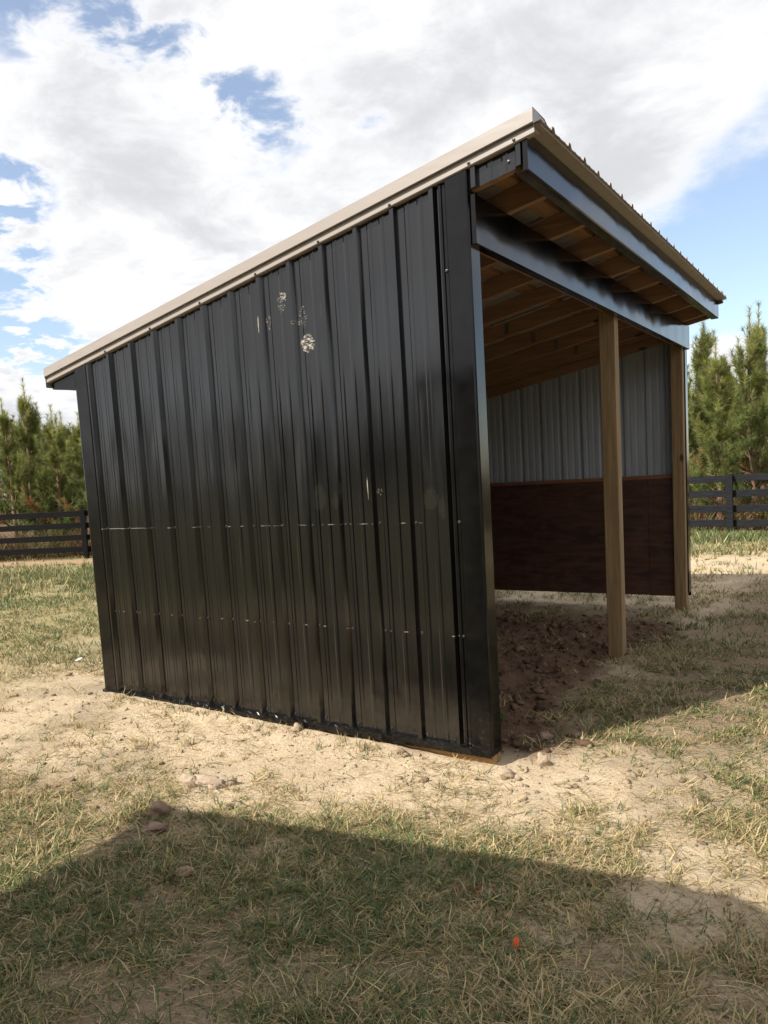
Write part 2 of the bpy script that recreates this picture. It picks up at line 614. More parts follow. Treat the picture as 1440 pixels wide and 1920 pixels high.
def ground_z(x, y, fine=True):
    z = np.interp(y, KY, KZ)
    z = z + .045 * sstep(-.6, -3.0, x) * sstep(-2.5, -.2, y) * sstep(5, .5, y)
    z = z + .05 * (fbm(x * .35, y * .35, 2, 31) - .5) * sstep(3.0, 9.0, np.hypot(x + .5, y - .5))
    z = z + .034 * np.exp(-((y + .02) / .13) ** 2) * sstep(-.18, -.8, x) * sstep(-3.5, -3.0, x)
    if fine:
        near = sstep(30, 8, np.hypot(x - CAM[0], y - CAM[1]))
        under = np.where((y > -.12) & (y < .05) & (x > -3.2) & (x < .1), .35, 1.0)
        z = z + near * under * (.024 * (fbm(x * 2.3, y * 2.3, 3, 3) - .5) + .024 * (fbm(x * 11, y * 11, 3, 9, .65) - .5))
        dg = dug(x, y)
        rough = fbm(x * 7, y * 7, 3, 17)
        z = z + dg * (.085 * (rough - .42) + .06 * np.maximum(fbm(x * 19, y * 19, 2, 23) - .5, 0))
        z = z + dg * .05 * np.exp(-((x + .9) ** 2 + (y - 1.6) ** 2) / 1.2)
        # spoil thrown up along the near wall
        sp = np.exp(-((y + .10) / .16) ** 2) * sstep(-3.4, -2.8, x) * sstep(.35, .05, x)
        z = z + sp * .03 * (fbm(x * 14, y * 14, 3, 41) - .45)
    return z


def axis(lo_f, hi_f, step, lo, hi, grow=1.09):
    mid = list(np.arange(lo_f, hi_f + step / 2, step))
    a, s_ = mid[-1], step
    up = []
    while a < hi:
        s_ *= grow
        a += s_
        up.append(a)
    b_, s_ = mid[0], step
    dn = []
    while b_ > lo:
        s_ *= grow
        b_ -= s_
        dn.append(b_)
    return np.array(dn[::-1] + mid + up)


xs = axis(-3.6, 2.2, .022, -600, 600)
ys = axis(-2.6, 4.8, .022, -600, 600)
GX, GY = np.meshgrid(xs, ys)
GZ = ground_z(GX, GY)
nx, ny = len(xs), len(ys)
idx = np.arange(nx * ny).reshape(ny, nx)
Q = np.stack([idx[:-1, :-1], idx[:-1, 1:], idx[1:, 1:], idx[1:, :-1]], -1).reshape(-1, 4)


def fence_left_dist(x, y):
    """signed distance behind the two fence lines (positive = beyond the fence)"""
    dl = (x + 15.0) * -.545 + (y - 8.6) * .838
    dr = y - 13.5
    return np.maximum(dl, dr)


sand = np.array([.66, .54, .385])
brown = np.array([.18, .108, .07])
lawn = np.array([.29, .255, .10])
clay = np.array([.40, .27, .175])
mix1 = fbm(GX * .8, GY * .8, 4, 51)[..., None]
colr = sand * (.82 + .36 * mix1)
colr = colr * (1 - .25 * sstep(.5, .7, fbm(GX * 2.2, GY * 2.2, 4, 77)))[..., None] * np.array([1, .98, .95])
dg = np.clip(dug(GX, GY) * 1.15 * (.8 + .5 * fbm(GX * 3, GY * 3, 3, 61)), 0, 1)[..., None]
colr = colr * (1 - dg) + brown * dg
fg = (sstep(-.95, -1.5, GY) * .68)[..., None]  # brown soil, with the foreground shadow's darkness put into its colour
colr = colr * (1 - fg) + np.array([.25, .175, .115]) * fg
rt = (sstep(.1, .6, GX) * sstep(.3, 1.2, GY) * sstep(8.5, 7, GY) * .72)[..., None]  # soil painted browner to deepen the shed's shadow on this side
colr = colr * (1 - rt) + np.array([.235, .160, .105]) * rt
lw = (np.clip(sstep(-3.2, -6, GX) + sstep(9, 11.5, GY), 0, 1) * .75 * sstep(.25, .6, fbm(GX * .6, GY * .6, 4, 33) + .15))[..., None]
colr = colr * (1 - lw) + lawn * lw
# grown pasture behind the camera and to the right
ps = (np.clip(sstep(-2.6, -4.6, GY + .6 * (fbm(GX * .7, GY * .7, 3, 8) - .5)) + sstep(3.0, 5.5, GX) * sstep(12, 9, GY), 0, 1) * .94)[..., None]
colr = colr * (1 - ps) + np.array([.105, .108, .042]) * (.75 + .5 * mix1) * ps
fd = fence_left_dist(GX, GY)
fdt = fd + 1.7 * sstep(-4, -8, GX)
trk = (sstep(-.2, .2, fdt) * sstep(1.6, 1.1, fdt))[..., None]
colr = colr * (1 - trk) + (clay * 1.1) * trk
wd = sstep(.2, 1.0, fdt - 1.2)[..., None]
colr = colr * (1 - wd) + np.array([.16, .10, .055]) * wd
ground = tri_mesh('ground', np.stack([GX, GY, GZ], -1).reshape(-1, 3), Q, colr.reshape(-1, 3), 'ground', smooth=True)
tag(ground, 'sandy dry ground sloping gently away behind the shed', kind='structure')

# ------------------------------------------------------------------ the shed
SL = .1793
RS = .2286


def zroof(x):
    return 2.918 + SL * x


def zlip(x):
    return 2.885 + SL * x


def zraf(x):
    return zroof(x) - .155


shed = empty('run_in_shed', (-1.5, 2.5, -.07))
tag(shed, 'black metal run-in shed with tan sloping roof and open front', 'shed')
SH = shed


def part(mb, name, mat, bevel=0.0, smooth=False, parent=None):
    """parts are modelled in world coordinates and kept there under the shed's empty"""
    o = mb.build(name, mat, None, bevel, smooth)
    o.parent = parent or SH
    if parent is None:
        o.matrix_parent_inverse = Matrix.Translation(-Vector(SH.location))
    return o


def rib_profile(u0, u1, ribs, hmaj=.024, hmin=.0026):
    feats = []
    for c in ribs:
        feats += [(c - .0245, 0), (c - .0115, hmaj), (c + .0115, hmaj), (c + .0245, 0)]
    rr = sorted(ribs)
    ext = [rr[0] - RS] + rr + [rr[-1] + RS]
    for a in ext[:-1]:
        for q in (1 / 3, 2 / 3):
            c = a + RS * q
            feats += [(c - .016, 0), (c - .008, hmin), (c + .008, hmin), (c + .016, 0)]
    feats = sorted(feats)
    fu, fh = [q[0] for q in feats], [q[1] for q in feats]
    pts = [(u0, float(np.interp(u0, fu, fh)))]
    for f_ in feats:
        if u0 + .001 < f_[0] < u1 - .001:
            pts.append(f_)
    pts.append((u1, float(np.interp(u1, fu, fh))))
    return pts


RIBS = [-.2013 - RS * i for i in range(-2, 13)]        # rib centres along the wall


def wall_panel(u0, u1, y, sgn, zb, zt, mat='black_wall', name='wall_panel', inner=True):
    """ribbed sheet in the plane of constant y, ribs towards sgn * y; zb / zt are functions of u"""
    pr = rib_profile(u0, u1, RIBS)
    mb = MB()
    mb.strip([(u, y + sgn * h, zb(u)) for u, h in pr], [(u, y + sgn * h, zt(u)) for u, h in pr])
    o = part(mb, name, mat)
    if inner:
        mb = MB()
        mb.strip([(u, y + sgn * (h - .003), zb(u)) for u, h in pr], [(u, y + sgn * (h - .003), zt(u)) for u, h in pr])
        part(mb, 'panel_back', 'grey', parent=o)
    return o


def top_w(u):
    return zlip(u) + .03


# near gable wall: three full sheets, the short end sheet, the gable end of the overhang
joints = [-2.95, RIBS[2 + 9], RIBS[2 + 5], RIBS[2 + 1], -.02]
for a, b_ in zip(joints[:-1], joints[1:]):
    wall_panel(a, b_, 0.0, -1, lambda u: .012, top_w)
wall_panel(-.02, .285, 0.0, -1, lambda u: 2.786 + .17 * u if u > .0 else 2.78, top_w, name='gable_panel')
# gable end of the rear eave
mb = MB()
mb.strip([(-3.375, -.004, 2.226), (-3.085, -.004, 2.190)], [(-3.375, -.004, top_w(-3.375)), (-3.085, -.004, top_w(-3.085))])
mb.strip([(-3.375, .012, 2.226), (-3.085, .012, 2.190)], [(-3.375, .012, top_w(-3.375)), (-3.085, .012, top_w(-3.085))])
part(mb, 'eave_end_panel', 'black_trim')
# far gable wall
for a, b_ in zip(joints[:-1], joints[1:]):
    wall_panel(a, b_, WID, 1, lambda u: .03, top_w)
wall_panel(-.02, .285, WID, 1, lambda u: 2.786 + .17 * u if u > .0 else 2.78, top_w, name='gable_panel')
# back wall (ribs along y)
yr = [.1187 + RS * i for i in range(-1, 23)]
RIB_SAVE = RIBS
for k in range(6):
    y0, y1 = max(.03, yr[0] + .9144 * k), min(WID - .03, yr[0] + .9144 * (k + 1))
    if y1 - y0 < .05:
        continue
    RIBS = yr
    pr = rib_profile(y0, y1, yr)
    mb = MB().strip([(-DEP - h, u, .02) for u, h in pr], [(-DEP - h, u, 2.25) for u, h in pr])
    pb_ = part(mb, 'wall_panel', 'black_trim')
    mb = MB().strip([(-DEP - h + .003, u, .02) for u, h in pr], [(-DEP - h + .003, u, 2.25) for u, h in pr])
    part(mb, 'panel_back', 'grey', parent=pb_)
RIBS = RIB_SAVE

# corner trims: folded strips with hemmed edges
PR = .0285


def corner_trim(xc, side, yw, sgn, z0, ztop, w_side=.118, w_front=.085):
    """xc = corner x, side = +1 if the wall runs to -x from the corner, yw = wall plane, sgn = outward y"""
    yo = yw + sgn * PR
    xo = xc
    pl_ = [(xo - side * (w_side + .006), yo - sgn * .014), (xo - side * (w_side + .006), yo - sgn * .006), (xo - side * w_side, yo),
           (xo - side * .012, yo), (xo - side * .004, yo - sgn * .003), (xo, yo - sgn * .010),
           (xo, yw - sgn * (w_front - .008)), (xo - side * .004, yw - sgn * w_front), (xo - side * .016, yw - sgn * w_front)]
    mb_ = MB().strip([(q[0], q[1], z0) for q in pl_], [(q[0], q[1], ztop(q[0])) for q in pl_])
    inn = [(q[0] - side * .0012 * (1 if i > 3 else 0), q[1] - sgn * .0012 * (1 if i < 6 else 0)) for i, q in enumerate(pl_)]
    mb_.strip([(q[0], q[1], z0) for q in inn], [(q[0], q[1], ztop(q[0])) for q in inn])
    return part(mb_, 'corner_trim', 'black_trim')


corner_trim(0.0, 1, 0.0, -1, .002, lambda x: zlip(x) + .012 if x < -.001 else 2.79)
corner_trim(-DEP - .004, -1, 0.0, -1, .006, lambda x: min(zlip(x) + .01, 2.35) if x > -DEP else 2.2, w_side=.13)
corner_trim(0.0, 1, WID, 1, .055, lambda x: zlip(x) + .012 if x < -.001 else 2.79)
corner_trim(-DEP - .004, -1, WID, 1, .01, lambda x: 2.3, w_side=.13)
# the narrow filler rib beside the front corner trim
mb = MB()
pl_ = [(-.168, -.001), (-.163, -.016), (-.150, -.016), (-.145, -.010), (-.126, -.010)]
mb.strip([(q[0], q[1], .012) for q in pl_], [(q[0], q[1], zlip(q[0]) + .01) for q in pl_])
part(mb, 'wall_seam_trim', 'black_trim')

# base trim: a drip edge under each gable wall
for yw, sgn, zz in ((0.0, -1, 0.0), (WID, 1, .02)):
    pl_ = [(yw - sgn * .002, zz + .038), (yw + sgn * .020, zz + .036), (yw + sgn * .040, zz + .030), (yw + sgn * .040, zz - .004), (yw + sgn * .030, zz - .008)]
    mb = MB().strip([(-DEP - .012, q[0], q[1]) for q in pl_], [(-.004, q[0], q[1]) for q in pl_])
    mb.strip([(-DEP - .012, q[0] - sgn * .0015, q[1] - .0015) for q in pl_], [(-.004, q[0] - sgn * .0015, q[1] - .0015) for q in pl_])
    part(mb, 'base_trim', 'black_trim')

# skirt boards behind the sheeting
part(MB().box(-DEP + .01, -.012, .006, .044, -.075, .13), 'skirt_board', 'skirt', .003)
part(MB().box(-DEP + .01, -.2, WID - .045, WID - .012, .034, .13), 'skirt_board', 'skirt', .003)
part(MB().box(-DEP + .01, -DEP + .048, .05, WID - .07, -.12, .12), 'skirt_board', 'skirt', .003)

# posts
for (x0, x1, y0, y1, top_) in ((-.140, -.012, .046, .0925, 2.56), (-.140, -.022, 2.46, 2.56, 2.60), (-.128, -.012, 4.80, 4.892, 2.60),
                               (-3.03, -2.90, .046, .14, 2.2), (-3.03, -2.90, 2.43, 2.53, 2.2), (-3.03, -2.90, 4.80, 4.892, 2.2)):
    part(MB().box(x0, x1, y0, y1, -.6, top_), 'post', 'post', .005)

# header with its folded metal cover
hb_ = part(MB().box(-.010, .018, .02, WID - .02, 2.552, 2.762), 'header_beam', 'girt', .003)
part(MB().box(-.100, -.0105, .10, WID - .11, 2.575, 2.72), 'header_beam', 'rafter', .003)
pl_ = [(-.020, 2.538), (-.020, 2.5345), (.020, 2.5345), (.0285, 2.538), (.0285, 2.764), (-.010, 2.766)]
mb = MB().strip([(q[0], -.012, q[1]) for q in pl_], [(q[0], WID + .004, q[1]) for q in pl_])
mb.add([(.0285, -.012, 2.538), (.0285, -.012, 2.764), (.006, -.012, 2.764), (.006, -.012, 2.538)], [(0, 1, 2, 3)])
mb.add([(.0285, WID + .004, 2.538), (.0285, WID + .004, 2.764), (.002, WID + .004, 2.764), (.002, WID + .004, 2.538)], [(0, 1, 2, 3)])
part(mb, 'metal_cover', 'black_trim', parent=hb_)

# front fascia cover
pl_ = [(.235, 2.806), (.235, 2.798), (.294, 2.798), (.3015, 2.803), (.3015, zroof(.30) - .006)]
mb = MB().strip([(q[0], -.022, q[1]) for q in pl_], [(q[0], WID + .012, q[1]) for q in pl_])
for yy in (-.022, WID + .012):
    mb.add([(.3015, yy, 2.803), (.3015, yy, zroof(.30) - .03), (.278, yy, zroof(.28) - .03), (.278, yy, 2.803)], [(0, 1, 2, 3)])
fa_ = part(mb, 'fascia', 'black_trim')
part(MB().box(.255, .292, .02, WID - .02, 2.81, 2.94), 'backing_board', 'rafter', .003, parent=fa_)
# rear fascia and soffit board
part(MB().box(-3.385, -3.365, .0, WID, 2.245, 2.30), 'fascia', 'black_trim', .002)
part(MB().box(-3.362, -3.09, .014, WID - .014, 2.228, 2.240), 'soffit_board', 'girt', .002)

# rafters and purlins
RAF = [.036] + [.401 + .6096 * i for i in range(8)] + [WID - .04]
RAF = [y for y in RAF if y < WID - .03]
for y in RAF:
    up_ = .026 if y < .1 else 0.0
    part(MB().slab(-3.06, .252, y - .02, y + .02, zraf(-3.06) + up_, zraf(.252) + up_, zroof(-3.06) - .034, zroof(.252) - .034), 'rafter', 'rafter', .003)
for x in (-3.00, -2.55, -1.90, -1.25, -.60, .05, .215):
    part(MB().slab(x - .045, x + .045 if x < .2 else x + .03, .015, WID - .015, zroof(x - .045) - .0335, zroof(x + .045) - .0335, zroof(x - .045) - .003, zroof(x + .045) - .003), 'purlin', 'purlin', .002)
mb = MB()
for y in RAF[1:-1]:
    for x in (-1.05, -.115):
        mb.box(x, x + .04, y - .0225, y - .0202, zraf(x) + .02, zraf(x) + .11)
tag(part(mb, 'rafter_tie', 'steel'), kind='stuff')

# roof sheets
ty = [.1187 + RS * i for i in range(-1, 23)]
edges = [-.045] + [ty[1] + .9144 * k for k in range(0, 6) if ty[1] + .9144 * k < WID] + [WID + .045]
for a, b_ in zip(edges[:-1], edges[1:]):
    pr = rib_profile(a, b_, ty, hmaj=.021)
    mb = MB()
    for off in (0.0, -.0018):
        mb.strip([(-3.40, u, zroof(-3.40) + h + off) for u, h in pr], [(.376, u, zroof(.376) + h + off) for u, h in pr])
    part(mb, 'roof_panel', 'tan')
# front drip strip closing the sheet ends
pl_ = [(.300, zroof(.30) - .004), (.368, zroof(.368) - .007), (.3735, zroof(.3735) - .016), (.369, zroof(.369) - .018)]
part(MB().strip([(q[0], -.04, q[1]) for q in pl_], [(q[0], WID + .04, q[1]) for q in pl_]), 'roof_edge_trim', 'tan')
# rear eave trim
pl_ = [(-3.36, zroof(-3.36) - .004), (-3.398, zroof(-3.398) - .004), (-3.400, zroof(-3.4) - .065), (-3.392, zroof(-3.4) - .07)]
part(MB().strip([(q[0], -.04, q[1]) for q in pl_], [(q[0], WID + .04, q[1]) for q in pl_]), 'roof_edge_trim', 'tan')
# rake trims
for yw, sgn in ((0.0, -1), (WID, 1)):
    pf = [(-.13, .052), (-.10, .066), (.044, .069), (.052, .066), (.054, .006), (.051, .003), (.0385, .010), (.036, .006), (.0375, -.033), (.034, -.036), (.004, -.035)]
    mb = MB()
    for o_ in (0.0, .0016):
        a = [(-3.392, yw + sgn * (q[0] - o_), zroof(-3.392) + q[1] - o_) for q in pf]
        b2 = [(.342 + .0 * q[0], yw + sgn * (q[0] - o_), zroof(.342) + q[1] - o_) for q in pf]
        mb.strip(a, b2)
    rt_ = part(mb, 'rake_trim', 'tan')
    # folded cap where the trim turns the upper front corner
    x0 = .3425
    cap = [(-.10, .055), (.036, .067), (.052, .064), (.053, .006), (.036, -.03), (.004, -.032), (-.10, -.002)]
    mb = MB()
    fr = [(x0, yw + sgn * q[0], zroof(x0) + q[1]) for q in cap]
    mb.add(fr, [tuple(range(len(fr)))])
    part(mb, 'end_cap', 'tan', parent=rt_)
    # cap at the low end
    mb = MB()
    fr = [(-3.3915, yw + sgn * q[0], zroof(-3.39) + q[1]) for q in cap]
    mb.add(fr, [tuple(range(len(fr)))])
    part(mb, 'end_cap', 'tan', parent=rt_)

# kick boards and girts
for (x0, x1) in ((-2.90, -2.62), (-2.617, -.395), (-.392, -.130)):
    part(MB().box(x0, x1, 4.885, 4.903, .015 if x1 < -.2 else .012, 1.247), 'kick_board', 'ply', .002)
part(MB().box(-2.9, -.130, 4.883, 4.945, 1.2485, 1.285), 'cap_board', 'girt', .003)
for zz in (.61, 1.86):
    part(MB().box(-2.9, -.13, 4.908 if zz < 1 else 4.918, 4.945, zz, zz + .09), 'girt', 'girt', .003) if zz < 1 else None
for (x0, x1) in ((-2.90, -.46), (-.457, -.145)):
    part(MB().box(x0, x1, .052, .070, .02, 1.25), 'kick_board', 'ply', .002)
part(MB().box(-2.9, -.145, .012, .045, 1.16, 1.25), 'girt', 'girt', .003)
part(MB().box(-2.9, -.145, .012, .045, .57, .66), 'girt', 'girt', .003)
for (y0, y1) in ((.145, 2.425), (2.535, 4.795)):
    part(MB().box(-3.0, -2.982, y0, y1, .02, 1.25), 'kick_board', 'ply', .002)
# wall plate under the roof on the far side
part(MB().slab(-2.9, -.14, 4.905, 4.94, zraf(-2.9) - .10, zraf(-.14) - .10, zraf(-2.9) - .004, zraf(-.14) - .004), 'wall_plate', 'rafter', .003)

# screws
def screw_heads(pts, name, axis_=1, sgn=-1):
    mb_ = MB()
    for (x, y, z) in pts:
        n = 6
        vs = []
        for rr, dd in ((.0088, 0), (.0088, .0022), (.0052, .003), (.0048, .0072)):
            for k in range(n):
                a = 2 * math.pi * k / n
                vs.append((x + rr * math.cos(a), y + sgn * dd, z + rr * math.sin(a)))
        fs = []
        for i in range(3):
            for k in range(n):
                fs.append((i * n + k, i * n + (k + 1) % n, (i + 1) * n + (k + 1) % n, (i + 1) * n + k))
        fs.append(tuple(3 * n + k for k in range(n)))
        mb_.add(vs, fs)
    return tag(part(mb_, name, 'screw'), kind='stuff')


pts = []
for i in range(13):
    rx = -.2013 - RS * i
    for zz in (1.205, .617, .062):
        pts.append((rx + .040 + random.uniform(-.004, .004), -.001, zz + random.uniform(-.004, .004)))
    pts.append((rx + .038, -.001, 1.83 + random.uniform(-.005, .005))) if i in (99,) else None
    if i % 2:
        pts.append((rx + .001, -.037, zlip(rx) + .006))
pts += [(-.135, -.013, 1.206), (-.142, -.013, .617), (-.135, -.013, .047), (-.112, -.0225, .047), (-.138, -.013, 2.44), (.20, -.001, 2.865), (.244, -.037, zlip(.244) + .01), (.0156, -.037, zlip(.0156) + .01)]
screw_heads(pts, 'screws')

# ------------------------------------------------------------------ fences
def fence(name, label, p0, p1, start, mat='fence', spacing=2.44, height=1.22):
    p0, p1 = np.array(p0, float), np.array(p1, float)
    L = np.linalg.norm(p1 - p0)
    dirv = (p1 - p0) / L
    ang = math.atan2(dirv[1], dirv[0])
    root = empty(name, (p0[0], p0[1], float(ground_z(p0[0], p0[1], False))), ang)
    tag(root, label, 'fence')
    inv_ = root.matrix_basis.inverted()
    ds = []
    q = start
    while q > spacing:
        q -= spacing
    while q < L:
        ds.append(q)
        q += spacing
    pos = []
    mesh = None
    for q in ds:
        g = p0 + dirv * q
        z = float(ground_z(g[0], g[1], False)) - root.location.z
        if mesh is None:
            mb_ = MB().box(-.06, .06, -.055, .055, -.5, height + .015)
            o = mb_.build('post', mat, root, .006)
            mesh = o.data
        else:
            o = bpy.data.objects.new('post', mesh)
            COL.objects.link(o)
            o.parent = root
        o.location = (q, .0, z)
        o.rotation_euler = (random.uniform(-.012, .012), random.uniform(-.012, .012), 0)
        pos.append((q, z))
    # board rows on the far side of the posts, each board spanning one bay, ends butted at the posts
    side0, side1 = .058, .084
    for (qa, za), (qb, zb) in zip(pos[:-1], pos[1:]):
        for k in range(4):
            h0 = .16 + .303 * k
            j0, j1 = random.uniform(-.008, .008), random.uniform(-.008, .008)
            mb_ = MB().slab(qa + .004, qb - .004, side0, side1, za + h0 + j0, zb + h0 + j1, za + h0 + .140 + j0, zb + h0 + .140 + j1)
            mb_.build('board', mat, root, .004)
    return root


cor = np.array([-7.4, 13.5])
dl = np.array([.838, .545])
fl0 = np.array([-15.0, 8.6])
far_l = fl0 - dl * 10
fence('board_fence', 'black four-board fence left of the shed in front of the pines', far_l, cor, 10.0)
fence('board_fence', 'black four-board fence right of the shed in front of the pines', cor + np.array([.15, 0]), (7.2, 13.5), 6.38, 'fence_faded')

# ------------------------------------------------------------------ pines
def needle_shoots(P0, P1, r, nper, length, width, base_rgb, spread=(.35, .8)):
    """long needles set around shoots running from P0 to P1 (arrays n x 3)"""
    n = len(P0)
    tt = r.random((n, nper)) ** .6
    ax = P1 - P0
    axn = ax / np.linalg.norm(ax, axis=1, keepdims=True)
    o = P0[:, None, :] + ax[:, None, :] * tt[..., None]
    rnd = r.normal(size=(n, nper, 3))
    perp = rnd - (rnd * axn[:, None, :]).sum(-1, keepdims=True) * axn[:, None, :]
    perp /= np.linalg.norm(perp, axis=-1, keepdims=True) + 1e-9
    th = r.uniform(spread[0], spread[1], (n, nper, 1))
    dr = axn[:, None, :] * np.cos(th) + perp * np.sin(th)
    dr[..., 2] -= .10
    ln = length * r.uniform(.7, 1.15, (n, nper, 1))
    tip = o + dr * ln
    side = np.cross(dr, r.normal(size=(n, nper, 3)))
    side /= np.linalg.norm(side, axis=-1, keepdims=True) + 1e-9
    V = np.stack([o - side * width / 2, o + side * width / 2, tip], 2).reshape(-1, 3)
    shoot_tint = r.uniform(.5, 1.45, (n, 1, 1, 1))
    c = base_rgb[:, None, None, :] * shoot_tint * r.uniform(.8, 1.2, (n, nper, 1, 1))
    c = np.broadcast_to(c, (n, nper, 3, 3)).reshape(-1, 3)
    return V, c


def pine_parts(seed, H=4.5, spread=1.25, nper=42, bare=.55, wneedle=.0095, dense=1.0):
    r = np.random.default_rng(seed)
    trunk, limbs = MB(), MB()
    nseg = 9
    bend = r.normal(0, .05, (nseg + 1, 2)).cumsum(0) * .6
    bend[0] = 0
    tp = [np.array([bend[i, 0], bend[i, 1], H * .93 * i / nseg]) for i in range(nseg + 1)]
    trunk.tube([tp[0] - np.array([0, 0, .3])] + tp, [.075] + [.068 * (1 - i / nseg) ** .85 + .010 for i in range(nseg + 1)], 8)

    def at(z):
        q = np.clip(z / (H * .93) * nseg, 0, nseg - 1e-6)
        i = int(q)
        return tp[i] * (1 - (q - i)) + tp[i + 1] * (q - i)
    S0, S1, rgb = [], [], []
    green, yel, dead = np.array([.155, .200, .062]), np.array([.36, .345, .10]), np.array([.30, .13, .06])
    z = bare
    while z < H * .90:
        q = z / H
        ln = spread * (1 - q) ** .95 * (.62 + .38 * sstep(.0, .25, q)) + .12
        for k in range(int(r.integers(4, 6))):
            if q < .18 and r.random() < .35:
                continue
            a = r.uniform(0, 2 * math.pi)
            l = ln * r.uniform(.5, 1.25)
            el = r.uniform(.15, .5) + .55 * q
            b0 = at(z + r.uniform(-.08, .08))
            pts_ = [b0]
            cur = b0.copy()
            e_ = el
            m_ = 5
            for i in range(m_):
                e_ += .10 + r.normal(0, .05)
                a += r.normal(0, .10)
                cur = cur + l / m_ * np.array([math.cos(a) * math.cos(e_), math.sin(a) * math.cos(e_), math.sin(e_)])
                pts_.append(cur.copy())
            limbs.tube(pts_, [.018 * (1 - i / m_) * (1 - .5 * q) + .004 for i in range(m_ + 1)], 4)
            c0 = green * (1 - .5 * q) + yel * .5 * q + r.normal(0, .006, 3)
            if q < .22 and r.random() < .22:
                c0 = dead
            for i in range(1, m_):
                if r.random() < (.45 if i == 1 else 1):
                    S0.append(pts_[i]); S1.append(pts_[i + 1]); rgb.append(c0)
                ns_ = int(r.integers(1, 4) * dense + .5)
                for _ in range(ns_):
                    sa = a + r.choice([-1, 1]) * r.uniform(.5, 1.1)
                    se = e_ + r.uniform(-.2, .5)
                    sl = r.uniform(.16, .36) * (1 - .35 * q)
                    p1 = pts_[i] + sl * np.array([math.cos(sa) * math.cos(se), math.sin(sa) * math.cos(se), math.sin(se)])
                    S0.append(pts_[i]); S1.append(p1); rgb.append(c0)
            # upright candle at the tip
            S0.append(pts_[-1]); S1.append(pts_[-1] + np.array([0, 0, 1]) * r.uniform(.1, .28) + (pts_[-1] - pts_[-2]) * .6); rgb.append(c0 * .6 + yel * .4)
        z += r.uniform(.26, .44)
    top = tp[-1]
    ld = r.uniform(.6, .95)
    for i in range(5):
        S0.append(top + np.array([0, 0, ld * (i - 1.2) / 4])); S1.append(top + np.array([0, 0, ld * (i - .2) / 4])); rgb.append(yel * .7 + green * .3)
    trunk.tube([top - np.array([0, 0, .02]), top + np.array([0, 0, ld * .8])], [.012, .005], 5)
    for k in range(5):
        a = r.uniform(0, 6.28)
        b0 = top - np.array([0, 0, r.uniform(.05, .35)])
        p1 = b0 + np.array([math.cos(a) * .16, math.sin(a) * .16, r.uniform(.28, .45)])
        S0.append(b0); S1.append(p1); rgb.append(yel * .6 + green * .4)
    V, c = needle_shoots(np.array(S0), np.array(S1), r, nper, .185, wneedle, np.array(rgb), (.25, 1.05))
    return trunk, limbs, V, c


PINES = []
for sd_, sp_, bare_ in ((1, 1.65, .45), (2, 1.45, .6), (3, 1.8, .4), (4, 1.35, .75)):
    trunk, limbs, V, c = pine_parts(sd_, 4.5, sp_, bare=bare_)
    root = empty('pine_tree')
    trunk.build('trunk', 'bark', root, smooth=True)
    limbs.build('branches', 'bark', root, smooth=True)
    tri_mesh('crown', V, np.arange(len(V)).reshape(-1, 3), c, 'needle', root)
    PINES.append(root)
used = [False] * 4


def put_pine(var, x, y, h, rz, label, group):
    src = PINES[var]
    if not used[var]:
        used[var] = True
        root = src
    else:
        root = src.copy()
        COL.objects.link(root)
        for ch in list(src.children):
            c2 = ch.copy()
            COL.objects.link(c2)
            c2.parent = root
    root.location = (x, y, float(ground_z(np.array(x), np.array(y), False)))
    root.rotation_euler = (0, 0, rz)
    s_ = h / 4.75
    wd_ = s_ ** .5 * (1.0 if s_ > .9 else 1.05)
    root.scale = (wd_, wd_, s_)
    tag(root, label, 'pine tree', group)
    return root


def from_px(px, py, dist):
    dv = sky_dir(px, py)
    k = dist / math.hypot(dv[0], dv[1])
    p = CAM + dv * k
    return p[0], p[1], p[2]


GL, GR = 'pines behind the left fence', 'pines behind the right fence'
LEFT = [(2, 758, 24.0, 0, 'pine whose tip stands at the left edge of the photo'),
        (32, 722, 25.0, 1, 'tallest pine spire left of the shed, above its roof eave'),
        (62, 762, 25.6, 3, 'pine with narrow tip just right of the tallest left spire'),
        (94, 766, 23.6, 2, 'broad pine midway between the tallest left spire and the shed'),
        (122, 782, 25.5, 1, 'slender pine tip second from the shed on the left'),
        (146, 784, 23.2, 0, 'pine touching the left edge of the shed wall'),
        (185, 775, 24.5, 2, 'pine mostly hidden behind the left corner of the shed')]
for i, (px, py, dist, var, lab) in enumerate(LEFT):
    x, y, z = from_px(px, py, dist)
    g = float(ground_z(np.array(x), np.array(y), False))
    put_pine(var, x, y, z - g, 1.3 * i + .4, lab, GL)
RIGHT_ = [(1270, 640, 20.5, 0, 'pine half hidden behind the far front corner of the shed'),
          (1308, 602, 21.0, 3, 'tall pine beside the far right corner of the shed'),
          (1351, 646, 18.6, 1, 'shorter pine in front with pale bare trunk above the fence post'),
          (1402, 588, 20.2, 2, 'tall pine second from the right edge with upright shoots at its top'),
          (1428, 580, 21.6, 1, 'tall pine whose leader stands just inside the right edge'),
          (1480, 640, 19.5, 0, 'pine cut by the right edge of the photo with low branches')]
for i, (px, py, dist, var, lab) in enumerate(RIGHT_):
    x, y, z = from_px(px, py, dist)
    g = float(ground_z(np.array(x), np.array(y), False))
    put_pine(var, x, y, z - g, 2.1 * i + .9, lab, GR)

